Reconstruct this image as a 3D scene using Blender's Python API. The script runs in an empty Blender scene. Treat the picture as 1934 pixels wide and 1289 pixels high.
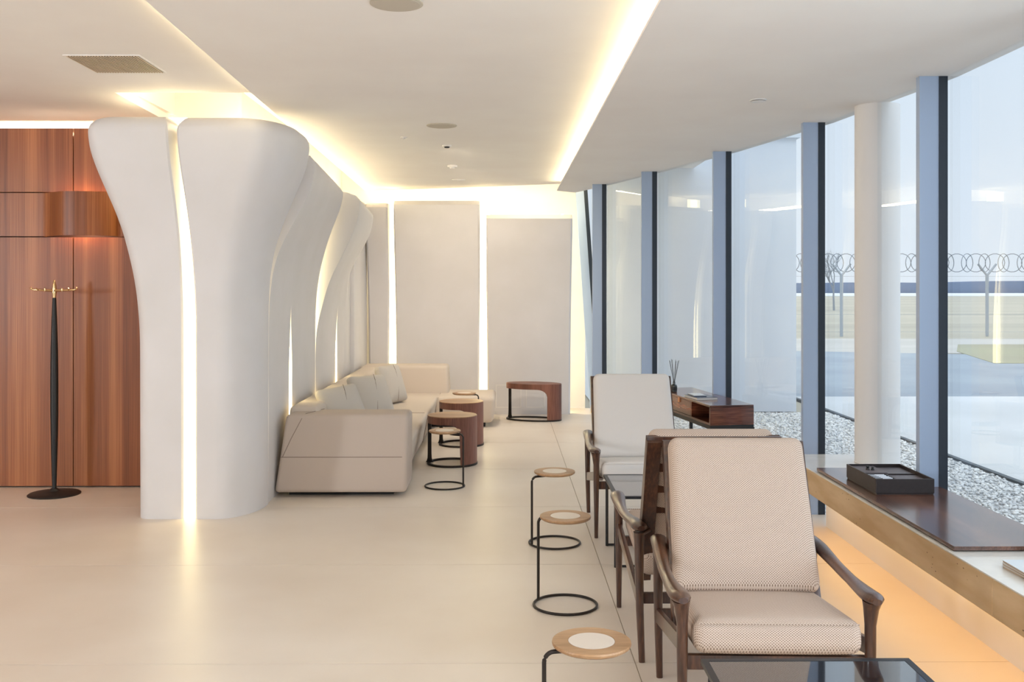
import bpy, bmesh, math, random
import numpy as np
from mathutils import Vector, Matrix

random.seed(7)
rng = np.random.default_rng(7)
sc = bpy.context.scene
COL = sc.collection
PI = math.pi

# ------------------------------------------------------------------ camera
F = 1880.0
cam_d = bpy.data.cameras.new('camera')
cam_d.sensor_width = 36.0
cam_d.lens = 36.0 * F / 1934.0
cam_d.shift_y = -99.5 / 1934.0
cam_d.clip_end = 2000
cam = bpy.data.objects.new('camera', cam_d)
COL.objects.link(cam)
cam.location = (0, 0, 1.5)
cam.rotation_euler = (PI / 2, 0, -math.atan(16 / F))
sc.camera = cam

# ------------------------------------------------------------------ exposure
sc.view_settings.view_transform = 'Standard'
sc.view_settings.look = 'None'
sc.view_settings.exposure = 0.04
sc.view_settings.gamma = 1.0
sc.view_settings.use_curve_mapping = False
sc.cycles.max_bounces = 12
sc.cycles.diffuse_bounces = 6
sc.cycles.glossy_bounces = 5
sc.cycles.transparent_max_bounces = 16
sc.cycles.sample_clamp_indirect = 6.0
sc.cycles.caustics_reflective = False
sc.cycles.caustics_refractive = False

# ------------------------------------------------------------------ world: overcast sky
world = bpy.data.worlds.new('overcast_sky')
sc.world = world
world.use_nodes = True
wn = world.node_tree.nodes
wl = world.node_tree.links
wn.clear()
w_out = wn.new('ShaderNodeOutputWorld')
w_bg = wn.new('ShaderNodeBackground')
w_tc = wn.new('ShaderNodeTexCoord')
w_sep = wn.new('ShaderNodeSeparateXYZ')
w_ramp = wn.new('ShaderNodeValToRGB')
w_ramp.color_ramp.elements[0].position = 0.0
w_ramp.color_ramp.elements[0].color = (0.90, 0.97, 1.04, 1)
w_ramp.color_ramp.elements[1].position = 1.0
w_ramp.color_ramp.elements[1].color = (2.45, 2.65, 2.85, 1)
e = w_ramp.color_ramp.elements.new(0.28)
e.color = (0.80, 0.92, 1.04, 1)
w_bg.inputs['Strength'].default_value = 1.0
wl.new(w_tc.outputs['Generated'], w_sep.inputs[0])
wl.new(w_sep.outputs['Z'], w_ramp.inputs[0])
wl.new(w_ramp.outputs[0], w_bg.inputs['Color'])
wl.new(w_bg.outputs[0], w_out.inputs['Surface'])


def area_light(name, loc, direction, sx, sy, power, color):
    d = bpy.data.lights.new(name, 'AREA')
    d.shape = 'RECTANGLE'
    d.size = sx
    d.size_y = sy
    d.energy = power
    d.color = color
    o = bpy.data.objects.new(name, d)
    COL.objects.link(o)
    o.location = loc
    o.rotation_euler = Vector(direction).to_track_quat('-Z', 'Y').to_euler()
    return o


# assumed daylight source, unseen, far to the left behind the camera
area_light('assumed_daylight', (-8.35, -0.6, 1.75), (0.62, 0.78, -0.02), 1.0, 1.2, 300, (0.86, 0.93, 1.0))
# unseen cool fill light added inside the facade, beside and behind the camera
area_light('facade_fill_light', (2.25, 0.2, 1.5), (-1, 0.25, 0.0), 5.0, 2.0, 165, (0.80, 0.91, 1.0))
# unseen area lamps added below the ceiling as fill light
LAMP_W = (1.0, 0.98, 0.96)
for k, (lx, ly, pw) in enumerate(((-1.0, -1.6, 16), (-0.4, 1.2, 12), (-4.6, -0.5, 10), (-5.0, 4.2, 24))):
    area_light('ceiling_fill_lamp', (lx, ly, 2.66), (0, 0, -1), 0.9, 0.9, pw,
               LAMP_W if lx > -3 else (1.0, 0.80, 0.60))


# spots added as fill for the back wall; the ceiling fittings there are unlit
for k, (lx, ly) in enumerate(((-0.475, 8.35), (-0.50, 9.72))):
    d = bpy.data.lights.new('back_wall_fill_spot', 'SPOT')
    d.energy = 105
    d.spot_size = math.radians(105)
    d.spot_blend = 1.0
    d.shadow_soft_size = 0.03
    d.color = (1.0, 0.86, 0.69)
    o = bpy.data.objects.new('back_wall_fill_spot', d)
    COL.objects.link(o)
    o.location = (lx, ly, 2.66)
    o.rotation_euler = Vector((0.15, 0.75, -0.66)).to_track_quat('-Z', 'Y').to_euler()   # tilted towards the wall

# ================================================================== helpers
def lin(r, g, b):
    def f(c):
        c /= 255.0
        return c / 12.92 if c <= 0.04045 else ((c + 0.055) / 1.055) ** 2.4
    return (f(r), f(g), f(b), 1.0)


def new_mat(name, color=(0.8, 0.8, 0.8, 1), rough=0.5, metal=0.0, spec=0.5, coat=0.0, coat_rough=0.1):
    m = bpy.data.materials.new(name)
    m.use_nodes = True
    b = m.node_tree.nodes['Principled BSDF']
    b.inputs['Base Color'].default_value = color
    b.inputs['Roughness'].default_value = rough
    b.inputs['Metallic'].default_value = metal
    b.inputs['Specular IOR Level'].default_value = spec
    if coat:
        b.inputs['Coat Weight'].default_value = coat
        b.inputs['Coat Roughness'].default_value = coat_rough
    return m


def N(m, t, **kw):
    n = m.node_tree.nodes.new(t)
    for k, v in kw.items():
        if k in n.inputs:
            n.inputs[k].default_value = v
        else:
            setattr(n, k, v)
    return n


def L(m, a, b):
    m.node_tree.links.new(a, b)


def bsdf(m):
    return m.node_tree.nodes['Principled BSDF']


def coords(m, scale=(1, 1, 1), space='Object', rot=(0, 0, 0)):
    tc = N(m, 'ShaderNodeTexCoord')
    mp = N(m, 'ShaderNodeMapping')
    mp.inputs['Scale'].default_value = scale
    mp.inputs['Rotation'].default_value = rot
    L(m, tc.outputs[space], mp.inputs['Vector'])
    return mp.outputs['Vector']


def ramp(m, fac, stops):
    r = N(m, 'ShaderNodeValToRGB')
    els = r.color_ramp.elements
    els[0].position, els[0].color = stops[0]
    els[1].position, els[1].color = stops[-1]
    for p, c in stops[1:-1]:
        x = els.new(p)
        x.color = c
    L(m, fac, r.inputs[0])
    return r.outputs[0]


def bump(m, h, strength=0.2, dist=0.002):
    b = N(m, 'ShaderNodeBump')
    b.inputs['Strength'].default_value = strength
    b.inputs['Distance'].default_value = dist
    L(m, h, b.inputs['Height'])
    L(m, b.outputs[0], bsdf(m).inputs['Normal'])


def noisy(name, c1, c2, scale=8.0, rough=0.6, sc3=(1, 1, 1), detail=4, spec=0.5, bstr=0.0, bdist=0.002, space='Object', lo=0.35, hi=0.65):
    m = new_mat(name, c1, rough, spec=spec)
    v = coords(m, sc3, space)
    n = N(m, 'ShaderNodeTexNoise', Scale=scale, Detail=detail)
    L(m, v, n.inputs['Vector'])
    L(m, ramp(m, n.outputs['Fac'], [(lo, c1), (hi, c2)]), bsdf(m).inputs['Base Color'])
    if bstr:
        bump(m, n.outputs['Fac'], bstr, bdist)
    return m


def wood(name, dark, mid, light, grain=(60, 60, 1.2), rough=0.42, spec=0.4, coat=0.0, space='Object', fine=5.0):
    m = new_mat(name, mid, rough, spec=spec, coat=coat, coat_rough=0.12)
    v = coords(m, grain, space)
    n1 = N(m, 'ShaderNodeTexNoise', Scale=0.25, Detail=3.0)
    n1.inputs['Distortion'].default_value = 0.25
    n2 = N(m, 'ShaderNodeTexNoise', Scale=fine, Detail=5.0)
    L(m, v, n1.inputs['Vector'])
    L(m, v, n2.inputs['Vector'])
    mx = N(m, 'ShaderNodeMix', data_type='FLOAT')
    mx.inputs[0].default_value = 0.38
    L(m, n1.outputs['Fac'], mx.inputs[2])
    L(m, n2.outputs['Fac'], mx.inputs[3])
    L(m, ramp(m, mx.outputs[0], [(0.38, dark), (0.5, mid), (0.62, light)]), bsdf(m).inputs['Base Color'])
    return m


def emit(name, color, strength):
    m = bpy.data.materials.new(name)
    m.use_nodes = True
    nt = m.node_tree
    nt.nodes.clear()
    o = nt.nodes.new('ShaderNodeOutputMaterial')
    em = nt.nodes.new('ShaderNodeEmission')
    em.inputs['Color'].default_value = color
    em.inputs['Strength'].default_value = strength
    nt.links.new(em.outputs[0], o.inputs['Surface'])
    return m


def mesh_obj(name, verts, faces, mat=None, parent=None, smooth=False):
    me = bpy.data.meshes.new(name)
    me.from_pydata([tuple(map(float, v)) for v in verts], [], [tuple(f) for f in faces])
    me.validate()
    me.update()
    return link(name, me, mat, parent, smooth)


def link(name, me, mat=None, parent=None, smooth=False):
    if mat is not None:
        for mm in (mat if isinstance(mat, (list, tuple)) else [mat]):
            me.materials.append(mm)
    if smooth:
        me.polygons.foreach_set('use_smooth', [True] * len(me.polygons))
    o = bpy.data.objects.new(name, me)
    COL.objects.link(o)
    if parent is not None:
        o.parent = parent
    return o


def bm_obj(name, bm, mat=None, parent=None, smooth=False, autosmooth=None):
    bmesh.ops.recalc_face_normals(bm, faces=bm.faces)
    me = bpy.data.meshes.new(name)
    bm.to_mesh(me)
    bm.free()
    o = link(name, me, mat, parent, smooth or autosmooth is not None)
    if autosmooth is not None:
        me.set_sharp_from_angle(angle=math.radians(autosmooth))
    return o


def empty(name, loc=(0, 0, 0), rz=0.0):
    o = bpy.data.objects.new(name, None)
    COL.objects.link(o)
    o.location = loc
    o.rotation_euler = (0, 0, rz)
    o.empty_display_size = 0.1
    return o


def tag(o, label, cat, group=None):
    o['label'] = label
    o['category'] = cat
    if group:
        o['group'] = group
    return o


def struct(o):
    o['kind'] = 'structure'
    return o


def add_box(bm, x0, x1, y0, y1, z0, z1, bev=0.0, seg=2):
    r = bmesh.ops.create_cube(bm, size=1.0)
    vs = r['verts']
    for v in vs:
        v.co = Vector(((x0 + x1) / 2 + v.co.x * (x1 - x0), (y0 + y1) / 2 + v.co.y * (y1 - y0), (z0 + z1) / 2 + v.co.z * (z1 - z0)))
    if bev > 0:
        es = list({e for v in vs for e in v.link_edges})
        bmesh.ops.bevel(bm, geom=es, offset=bev, segments=seg, affect='EDGES', profile=0.5)
    return vs


def box(name, x0, x1, y0, y1, z0, z1, mat, parent=None, bev=0.0, seg=2):
    bm = bmesh.new()
    add_box(bm, x0, x1, y0, y1, z0, z1, bev, seg)
    return bm_obj(name, bm, mat, parent, autosmooth=35 if bev else None)


def hexa(name, bot, top, z0, z1, mat, parent=None, bev=0.02, seg=3):
    """box with different bottom / top rectangles (x0,x1,y0,y1)"""
    bm = bmesh.new()
    vs = []
    for (x0, x1, y0, y1), z in ((bot, z0), (top, z1)):
        for x, y in ((x0, y0), (x1, y0), (x1, y1), (x0, y1)):
            vs.append(bm.verts.new((x, y, z)))
    for f in ((3, 2, 1, 0), (4, 5, 6, 7), (0, 1, 5, 4), (1, 2, 6, 5), (2, 3, 7, 6), (3, 0, 4, 7)):
        bm.faces.new([vs[i] for i in f])
    if bev:
        bmesh.ops.bevel(bm, geom=list(bm.edges), offset=bev, segments=seg, affect='EDGES', profile=0.5)
    return bm_obj(name, bm, mat, parent, autosmooth=40)


def prism(name, poly, z0, z1, mat, parent=None):
    n = len(poly)
    vs = [(x, y, z0) for x, y in poly] + [(x, y, z1) for x, y in poly]
    fs = [tuple(reversed(range(n))), tuple(range(n, 2 * n))]
    fs += [(i, (i + 1) % n, n + (i + 1) % n, n + i) for i in range(n)]
    bm = bmesh.new()
    bv = [bm.verts.new(v) for v in vs]
    for f in fs:
        bm.faces.new([bv[i] for i in f])
    return bm_obj(name, bm, mat, parent)


def sweep(path, radius, n=10, closed=False, section=None, up=(0, 0, 1)):
    """verts, faces of a tube along a path; radius scalar / list / list of (ra, rb)"""
    P = [Vector(p) for p in path]
    m = len(P)
    vs, fs = [], []
    for i in range(m):
        if closed:
            t = (P[(i + 1) % m] - P[i - 1]).normalized()
        else:
            t = (P[min(i + 1, m - 1)] - P[max(i - 1, 0)]).normalized()
        u = Vector(up)
        if abs(t.dot(u)) > 0.95:
            u = Vector((0, 1, 0)) if abs(t.y) < 0.9 else Vector((1, 0, 0))
        a = t.cross(u).normalized()
        b = a.cross(t).normalized()
        r = radius[i] if isinstance(radius, list) else radius
        ra, rb = r if isinstance(r, (list, tuple)) else (r, r)
        for k in range(n):
            an = 2 * PI * k / n
            ca, sa = math.cos(an), math.sin(an)
            if section == 'box':
                q = max(abs(ca), abs(sa))
                pw = 0.8
                ca, sa = ca / q ** pw, sa / q ** pw
            vs.append(P[i] + a * (ra * ca) + b * (rb * sa))
    for i in range(m if closed else m - 1):
        j = (i + 1) % m
        for k in range(n):
            fs.append((i * n + k, i * n + (k + 1) % n, j * n + (k + 1) % n, j * n + k))
    if not closed:
        fs.append(tuple(reversed(range(n))))
        fs.append(tuple((m - 1) * n + k for k in range(n)))
    return vs, fs


def tube(name, path, radius, mat, parent=None, n=10, closed=False, section=None, smooth=True, up=(0, 0, 1)):
    vs, fs = sweep(path, radius, n, closed, section, up)
    o = mesh_obj(name, vs, fs, mat, parent, smooth)
    if smooth:
        o.data.set_sharp_from_angle(angle=math.radians(50))
    return o


def lathe(name, prof, mat, parent=None, n=40, center=(0, 0, 0), sx=1.0, sy=1.0, smooth=True, sharp=35):
    vs, fs = [], []
    for r, z in prof:
        for k in range(n):
            a = 2 * PI * k / n
            vs.append((center[0] + r * sx * math.cos(a), center[1] + r * sy * math.sin(a), center[2] + z))
    m = len(prof)
    for i in range(m - 1):
        for k in range(n):
            fs.append((i * n + k, i * n + (k + 1) % n, (i + 1) * n + (k + 1) % n, (i + 1) * n + k))
    if prof[0][0] > 1e-6:
        fs.append(tuple(reversed(range(n))))
    if prof[-1][0] > 1e-6:
        fs.append(tuple((m - 1) * n + k for k in range(n)))
    bm = bmesh.new()
    bv = [bm.verts.new(v) for v in vs]
    for f in fs:
        try:
            bm.faces.new([bv[i] for i in f])
        except ValueError:
            pass
    bmesh.ops.remove_doubles(bm, verts=bm.verts, dist=1e-5)
    return bm_obj(name, bm, mat, parent, autosmooth=sharp if smooth else None)


def rounded(name, half, r, mat, parent=None, n=14, puff=(0, 0, 0), warp=None):
    """soft rounded box, centred; puff = bulge on x/y/z faces; warp(v)->v optional"""
    hx, hy, hz = half
    vid, vs, fs = {}, [], []

    def axis(h):
        k = max(3, n // 3)
        a = [-h + r * (1 - math.cos(i / k * PI / 2)) for i in range(k + 1)]
        mid = [-(h - r) + 2 * (h - r) * i / n for i in range(1, n)]
        return a + mid + [-x for x in reversed(a)]
    ax = [axis(hx), axis(hy), axis(hz)]

    def put(p):
        q = [max(-(h - r), min(h - r, c)) for c, h in zip(p, half)]
        d = Vector([c - s for c, s in zip(p, q)])
        v = Vector(q) + (d.normalized() * r if d.length > 1e-9 else Vector())
        key = (round(v.x, 6), round(v.y, 6), round(v.z, 6))
        if key not in vid:
            u = [v.x / hx, v.y / hy, v.z / hz]
            w = v.copy()
            w.x += puff[0] * u[0] * (1 - u[1] ** 2) * (1 - u[2] ** 2)
            w.y += puff[1] * u[1] * (1 - u[0] ** 4) * (1 - u[2] ** 4)
            w.z += puff[2] * u[2] * (1 - u[0] ** 4) * (1 - u[1] ** 4)
            if warp:
                w = warp(w)
            vid[key] = len(vs)
            vs.append(w)
        return vid[key]
    for d in range(3):
        e1, e2 = (d + 1) % 3, (d + 2) % 3
        for s in (-1, 1):
            for i in range(len(ax[e1]) - 1):
                for j in range(len(ax[e2]) - 1):
                    idx = []
                    for (ii, jj) in ((i, j), (i + 1, j), (i + 1, j + 1), (i, j + 1)):
                        p = [0, 0, 0]
                        p[d] = s * half[d]
                        p[e1] = ax[e1][ii]
                        p[e2] = ax[e2][jj]
                        idx.append(put(p))
                    if s < 0:
                        idx.reverse()
                    idx = list(dict.fromkeys(idx))
                    if len(idx) > 2:
                        fs.append(idx)
    return mesh_obj(name, vs, fs, mat, parent, True)


def smooth_curve(xs, ys, q, win=7):
    y = np.interp(q, xs, ys)
    k = np.ones(win) / win
    yp = np.concatenate([np.full(win // 2, y[0]), y, np.full(win // 2, y[-1])])
    return np.convolve(yp, k, mode='valid')


def copy_tree(o, parent=None):
    c = o.copy()
    COL.objects.link(c)
    c.parent = parent
    for ch in list(o.children):
        copy_tree(ch, c)
    return c


# ================================================================== materials
M = {}
M['plaster'] = noisy('white_sculpted_plaster', lin(217, 214, 214), lin(213, 210, 209), 3, 0.55, spec=0.3)
M['ceiling'] = noisy('ceiling_paint', lin(238, 235, 231), lin(235, 231, 227), 2, 0.85, spec=0.2)
M['tile'] = noisy('floor_porcelain', lin(226, 215, 202), lin(217, 204, 189), 1.1, 0.36, detail=6, spec=0.45)
M['grout'] = new_mat('floor_grout', lin(172, 158, 142), 0.8)
M['veneer'] = wood('red_brown_veneer', lin(118, 68, 41), lin(148, 90, 56), lin(180, 118, 76), (40, 40, 0.25), 0.38, 0.35, fine=5.0)
M['gap'] = new_mat('veneer_gap', lin(52, 30, 20), 0.8)
M['walnut'] = wood('walnut', lin(52, 29, 20), lin(84, 47, 32), lin(116, 70, 48), (6, 6, 26), 0.35, 0.5, coat=0.25)
M['walnut_desk'] = wood('walnut_desk', lin(62, 32, 22), lin(108, 60, 42), lin(140, 84, 60), (3, 3, 40), 0.25, 0.5, coat=0.6, fine=2.5)
M['walnut_board'] = wood('walnut_board', lin(72, 44, 32), lin(98, 63, 47), lin(122, 82, 62), (40, 1.5, 20), 0.24, 0.5, coat=0.35)
M['walnut_v'] = wood('walnut_vertical', lin(92, 58, 48), lin(118, 77, 64), lin(140, 95, 80), (30, 30, 1.2), 0.45, 0.35)
M['oak'] = wood('oak_top', lin(138, 103, 70), lin(160, 123, 88), lin(180, 143, 106), (3, 40, 8), 0.4, 0.4)
M['chairwood'] = wood('dark_walnut_chair', lin(46, 27, 20), lin(70, 42, 29), lin(98, 62, 41), (22, 22, 3), 0.3, 0.5, coat=0.35)
M['bronze'] = new_mat('dark_bronze_metal', lin(48, 42, 38), 0.42, 0.6)
M['black'] = new_mat('matt_black', lin(26, 25, 25), 0.5)
M['blacksoft'] = noisy('dark_leather', lin(46, 36, 35), lin(40, 31, 30), 60, 0.42, bstr=0.1)
M['greyleather'] = noisy('grey_leather', lin(96, 88, 92), lin(88, 80, 84), 80, 0.45, bstr=0.1)
M['ceramic'] = new_mat('pale_inlay', lin(208, 195, 182), 0.35)
M['gold'] = new_mat('polished_brass', lin(222, 196, 150), 0.2, 1.0)
M['brassfoot'] = new_mat('yellow_brass', lin(214, 160, 52), 0.35, 0.8)
M['alu'] = new_mat('pale_aluminium', lin(166, 184, 210), 0.35, 0.0, 0.5)
M['navy'] = new_mat('dark_blue_gasket', lin(34, 44, 56), 0.4)
M['travertine'] = noisy('travertine', lin(206, 178, 140), lin(190, 158, 116), 3, 0.6, (1, 1, 5), 8, bstr=0.15)
def pits(m):
    src = bsdf(m).inputs['Base Color'].links[0].from_socket
    v = coords(m, (1, 1, 2.2))
    vo = N(m, 'ShaderNodeTexVoronoi', Scale=26.0)
    L(m, v, vo.inputs['Vector'])
    n = N(m, 'ShaderNodeTexNoise', Scale=5.0, Detail=2.0)
    L(m, v, n.inputs['Vector'])
    a = N(m, 'ShaderNodeMath', operation='MULTIPLY')
    L(m, ramp(m, vo.outputs['Distance'], [(0.10, (1, 1, 1, 1)), (0.16, (0, 0, 0, 1))]), a.inputs[0])
    L(m, ramp(m, n.outputs['Fac'], [(0.58, (0, 0, 0, 1)), (0.64, (1, 1, 1, 1))]), a.inputs[1])
    mx = N(m, 'ShaderNodeMix', data_type='RGBA')
    L(m, a.outputs[0], mx.inputs[0])
    L(m, src, mx.inputs[6])
    mx.inputs[7].default_value = lin(96, 62, 38)
    L(m, mx.outputs[2], bsdf(m).inputs['Base Color'])


pits(M['travertine'])
M['stone_top'] = noisy('polished_stone_top', lin(226, 222, 214), lin(216, 210, 200), 4, 0.14, detail=6)
M['white'] = new_mat('white_paint', lin(228, 226, 224), 0.5, spec=0.3)
M['exterior'] = noisy('pale_render', lin(218, 224, 230), lin(212, 218, 226), 1.0, 0.8)
M['linen'] = None
M['glassblack'] = new_mat('black_glass', lin(30, 30, 34), 0.06, 0.0, 0.9, coat=1.0, coat_rough=0.02)
M['frameblack'] = new_mat('black_steel', lin(42, 43, 47), 0.35, 0.5)
M['paper'] = new_mat('paper', lin(214, 212, 208), 0.6)
M['papertan'] = noisy('paper_edges', lin(196, 176, 156), lin(140, 118, 100), 3, 0.7, (1, 1, 160))
M['silver'] = new_mat('silver_foil', lin(196, 200, 206), 0.35, 0.3)
M['tan_leather'] = new_mat('tan_leather', lin(196, 138, 96), 0.5)
M['cover_dark'] = new_mat('magazine_cover_dark', lin(66, 74, 92), 0.25)
M['cover_pale'] = new_mat('magazine_cover_pale', lin(208, 214, 218), 0.25)
M['concrete'] = noisy('outdoor_concrete', lin(196, 198, 198), lin(186, 188, 188), 0.6, 0.8)
M['asphalt'] = noisy('asphalt', lin(150, 158, 164), lin(138, 146, 154), 0.5, 0.9)
M['field'] = noisy('dry_field', lin(182, 174, 156), lin(160, 154, 138), 0.12, 0.95, (0.25, 1.6, 1), 6)
M['field2'] = noisy('green_verge', lin(158, 155, 128), lin(150, 144, 124), 0.3, 0.95, (0.5, 1, 1), 5)
M['road'] = noisy('pale_gravel_road', lin(188, 184, 176), lin(176, 172, 164), 0.4, 0.9, (0.3, 1, 1))
M['runway'] = new_mat('pale_runway', lin(205, 206, 204), 0.9)
M['ridge'] = noisy('far_woods', lin(108, 120, 142), lin(120, 132, 152), 0.02, 1.0)
M['wire'] = new_mat('dull_wire', lin(138, 144, 152), 0.7)
M['galv'] = new_mat('galvanised_steel', lin(176, 182, 188), 0.6, 0.2)
M['stone'] = noisy('gravel_stone', lin(238, 238, 235), lin(186, 188, 190), 14, 0.85, detail=2, lo=0.3, hi=0.7)
M['gravelbase'] = noisy('gravel_bed', lin(190, 192, 192), lin(130, 132, 134), 60, 0.95, detail=3)
M['kerb'] = new_mat('dark_kerb', lin(84, 90, 94), 0.8)
M['grille'] = new_mat('beige_grille', lin(206, 186, 160), 0.5)
M['grille_dark'] = new_mat('grille_void', lin(60, 44, 34), 0.9)
M['speaker'] = new_mat('speaker_mesh', lin(188, 180, 166), 0.8)
M['twig'] = new_mat('bare_twigs', lin(158, 162, 168), 0.9)

LED = emit('warm_led_diffuser', (1.0, 0.83, 0.46, 1), 7.0)
LED_COVE = emit('warm_led_cove', (1.0, 0.84, 0.52, 1), 38.0)
EDGE_FILL = emit('warm_edge_fill', (1.0, 0.84, 0.52, 1), 16.0)
LED_AMBER = emit('amber_led_strip', (1.0, 0.62, 0.24, 1), 8.0)
LED_PINK = emit('sconce_bulb', (1.0, 0.72, 0.50, 1), 48.0)


def weave(name, c_hi, c_lo, pitch, bstr):
    m = new_mat(name, c_hi, 0.9, spec=0.15)
    v = coords(m)
    sp = N(m, 'ShaderNodeSeparateXYZ')
    L(m, v, sp.inputs[0])
    k = 2 * PI / pitch

    def mul(a, f, op='MULTIPLY'):
        n = N(m, 'ShaderNodeMath', operation=op)
        if isinstance(a, (int, float)):
            n.inputs[0].default_value = a
        else:
            L(m, a, n.inputs[0])
        if f is not None:
            if isinstance(f, (int, float)):
                n.inputs[1].default_value = f
            else:
                L(m, f, n.inputs[1])
        return n.outputs[0]
    yz = mul(sp.outputs['Y'], sp.outputs['Z'], 'ADD')
    s1 = mul(mul(sp.outputs['X'], k * 0.82), None, 'SINE')
    s2 = mul(mul(yz, k), None, 'SINE')
    pr = mul(mul(s1, s2), 0.5)
    f = mul(pr, 0.5, 'ADD')
    nz = N(m, 'ShaderNodeTexNoise', Scale=260.0, Detail=2.0)
    L(m, v, nz.inputs['Vector'])
    f2 = mul(mul(f, 0.8), mul(nz.outputs['Fac'], 0.2), 'ADD')
    L(m, ramp(m, f2, [(0.14, c_lo), (0.5, c_hi)]), bsdf(m).inputs['Base Color'])
    bump(m, f, bstr, 0.0015)
    return m


M['weave'] = weave('basket_weave_fabric', lin(200, 181, 166), lin(110, 86, 70), 0.0080, 0.6)
M['linen'] = weave('pale_linen_fabric', lin(222, 217, 212), lin(203, 197, 192), 0.004, 0.2)
M['sofa'] = weave('sofa_wool', lin(208, 196, 183), lin(188, 175, 161), 0.004, 0.2)
M['sofa_dark'] = weave('sofa_wool_taupe', lin(196, 182, 170), lin(178, 163, 150), 0.004, 0.2)
M['pillow'] = weave('pillow_wool', lin(200, 193, 184), lin(182, 175, 166), 0.004, 0.2)
M['seam'] = new_mat('seam_thread', lin(140, 124, 112), 0.9)


def glass_mat():
    m = bpy.data.materials.new('window_glass')
    m.use_nodes = True
    nt = m.node_tree
    nt.nodes.clear()
    o = nt.nodes.new('ShaderNodeOutputMaterial')
    mx = nt.nodes.new('ShaderNodeMixShader')
    tr = nt.nodes.new('ShaderNodeBsdfTransparent')
    gl = nt.nodes.new('ShaderNodeBsdfGlossy')
    lw = nt.nodes.new('ShaderNodeLayerWeight')
    lw.inputs['Blend'].default_value = 0.5
    pw = nt.nodes.new('ShaderNodeMath')
    pw.operation = 'POWER'
    pw.inputs[1].default_value = 5.0
    fr = nt.nodes.new('ShaderNodeMath')
    fr.operation = 'MULTIPLY_ADD'
    fr.inputs[1].default_value = 0.96
    fr.inputs[2].default_value = 0.04
    nt.links.new(lw.outputs['Facing'], pw.inputs[0])
    nt.links.new(pw.outputs[0], fr.inputs[0])
    tr.inputs['Color'].default_value = (0.95, 0.97, 0.985, 1)
    gl.inputs['Roughness'].default_value = 0.0
    nt.links.new(fr.outputs[0], mx.inputs[0])
    nt.links.new(tr.outputs[0], mx.inputs[1])
    nt.links.new(gl.outputs[0], mx.inputs[2])
    nt.links.new(mx.outputs[0], o.inputs['Surface'])
    return m


M['glass'] = glass_mat()

# ================================================================== facade line (plan)
# mullion positions on the glass line
FAC = [(2.30, -5.0), (2.30, -2.0), (2.30, -0.52), (2.30, 0.90), (2.30, 2.32), (2.30, 3.74), (2.30, 5.16), (2.13, 6.60), (1.83, 8.00), (1.445, 9.38), (1.085, 10.52)]
END = (1.06, 12.15)          # leaning end mullion
Z_SOF, Z_SLAB, Z_LEFT = 2.60, 2.70, 2.76
Y_BACK = 12.45


def x_right(y):
    return float(np.interp(y, [p[1] for p in FAC] + [10.6, 13], [p[0] for p in FAC] + [1.12, 1.12]))


def floor_poly(x0, x1, y0, y1):
    ys = sorted({y0, y1} | {p[1] for p in FAC if y0 < p[1] < y1} | set(np.linspace(y0, y1, 9)))
    if x_right((y0 + y1) / 2) <= x0 + 0.02:
        return []
    return [(x0, y0)] + [(max(x0 + 0.001, min(x1, x_right(y))), y) for y in ys] + [(x0, y1)] if x1 > 1.0 else [(x0, y0), (x1, y0), (x1, y1), (x0, y1)]


# ================================================================== floor
floor = struct(prism('floor', floor_poly(-8.5, 2.3, -5, Y_BACK), -0.08, -0.004, M['grout']))
TW, TL = 4.40, 1.425
gx = [0.527 + TW * k for k in range(-3, 2)]
gy = [3.98 + TL * k for k in range(-7, 7)]
J = 0.0022
for i in range(len(gx) - 1):
    for j in range(len(gy) - 1):
        tx0, ty0, ty1 = max(-8.5, gx[i] + J), max(-5.0, gy[j] + J), min(Y_BACK, gy[j + 1] - J)
        if ty1 - ty0 < 0.02 or gx[i + 1] - J - tx0 < 0.02:
            continue
        poly = floor_poly(tx0, gx[i + 1] - J, ty0, ty1)
        if len(poly) < 3:
            continue
        prism('tile', poly, -0.004, 0.0, M['tile'], floor)

# ================================================================== ceilings
slab_poly = [(-1.48, -5), (0.95, -5), (0.95, 11.52), (0.62, 11.42), (-1.70, 12.30), (-1.55, 6.2), (-1.49, 4.1)]
struct(prism('ceiling', slab_poly, Z_SLAB, Z_SLAB + 0.10, M['ceiling']))
# outer left ceiling with the opening over the sculpted panels
struct(prism('ceiling_left', [(-8.5, -5), (-1.40, -5), (-1.40, 6.42), (-2.50, 6.42), (-2.54, 7.60), (-8.5, 7.60)], Z_LEFT, Z_LEFT + 0.06, M['ceiling']))
# roof of the light recess above the panels and behind the slab
struct(prism('ceiling_recess', [(-2.60, 6.35), (2.4, 6.35), (2.4, 12.7), (-2.60, 12.7)], 3.02, 3.08, M['ceiling']))
struct(box('trim_1', -2.56, -2.50, 6.36, 7.6, Z_LEFT + 0.06, 3.02, M['ceiling']))
struct(box('trim_2', -2.56, -1.40, 6.36, 6.42, Z_LEFT + 0.06, 3.02, M['ceiling']))
# dropped soffit along the glazing
sof = [(0.60, -5), (2.36, -5)] + [(x + 0.06, y) for x, y in FAC[2:-1]] + [(1.15, 10.52), (0.82, 11.42), (0.60, 11.20)]
soffit = struct(prism('ceiling_soffit', sof, Z_SOF, Z_SOF + 0.015, M['ceiling']))
sof2 = [(0.78, -5), (2.36, -5)] + [(x + 0.06, y) for x, y in FAC[2:-1]] + [(1.15, 10.5), (0.90, 11.1), (0.78, 11.0)]
prism('soffit_core', sof2, Z_SOF + 0.015, 3.0, M['ceiling'], soffit)

# cove light strips (lamps of the place, plus an added edge fill strip)
def strip(name, x0, x1, y0, y1, z0, z1, mat, label, cat='light strip', group=None, parent=None):
    o = box(name, x0, x1, y0, y1, z0, z1, mat, parent)
    return tag(o, label, cat, group)


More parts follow.
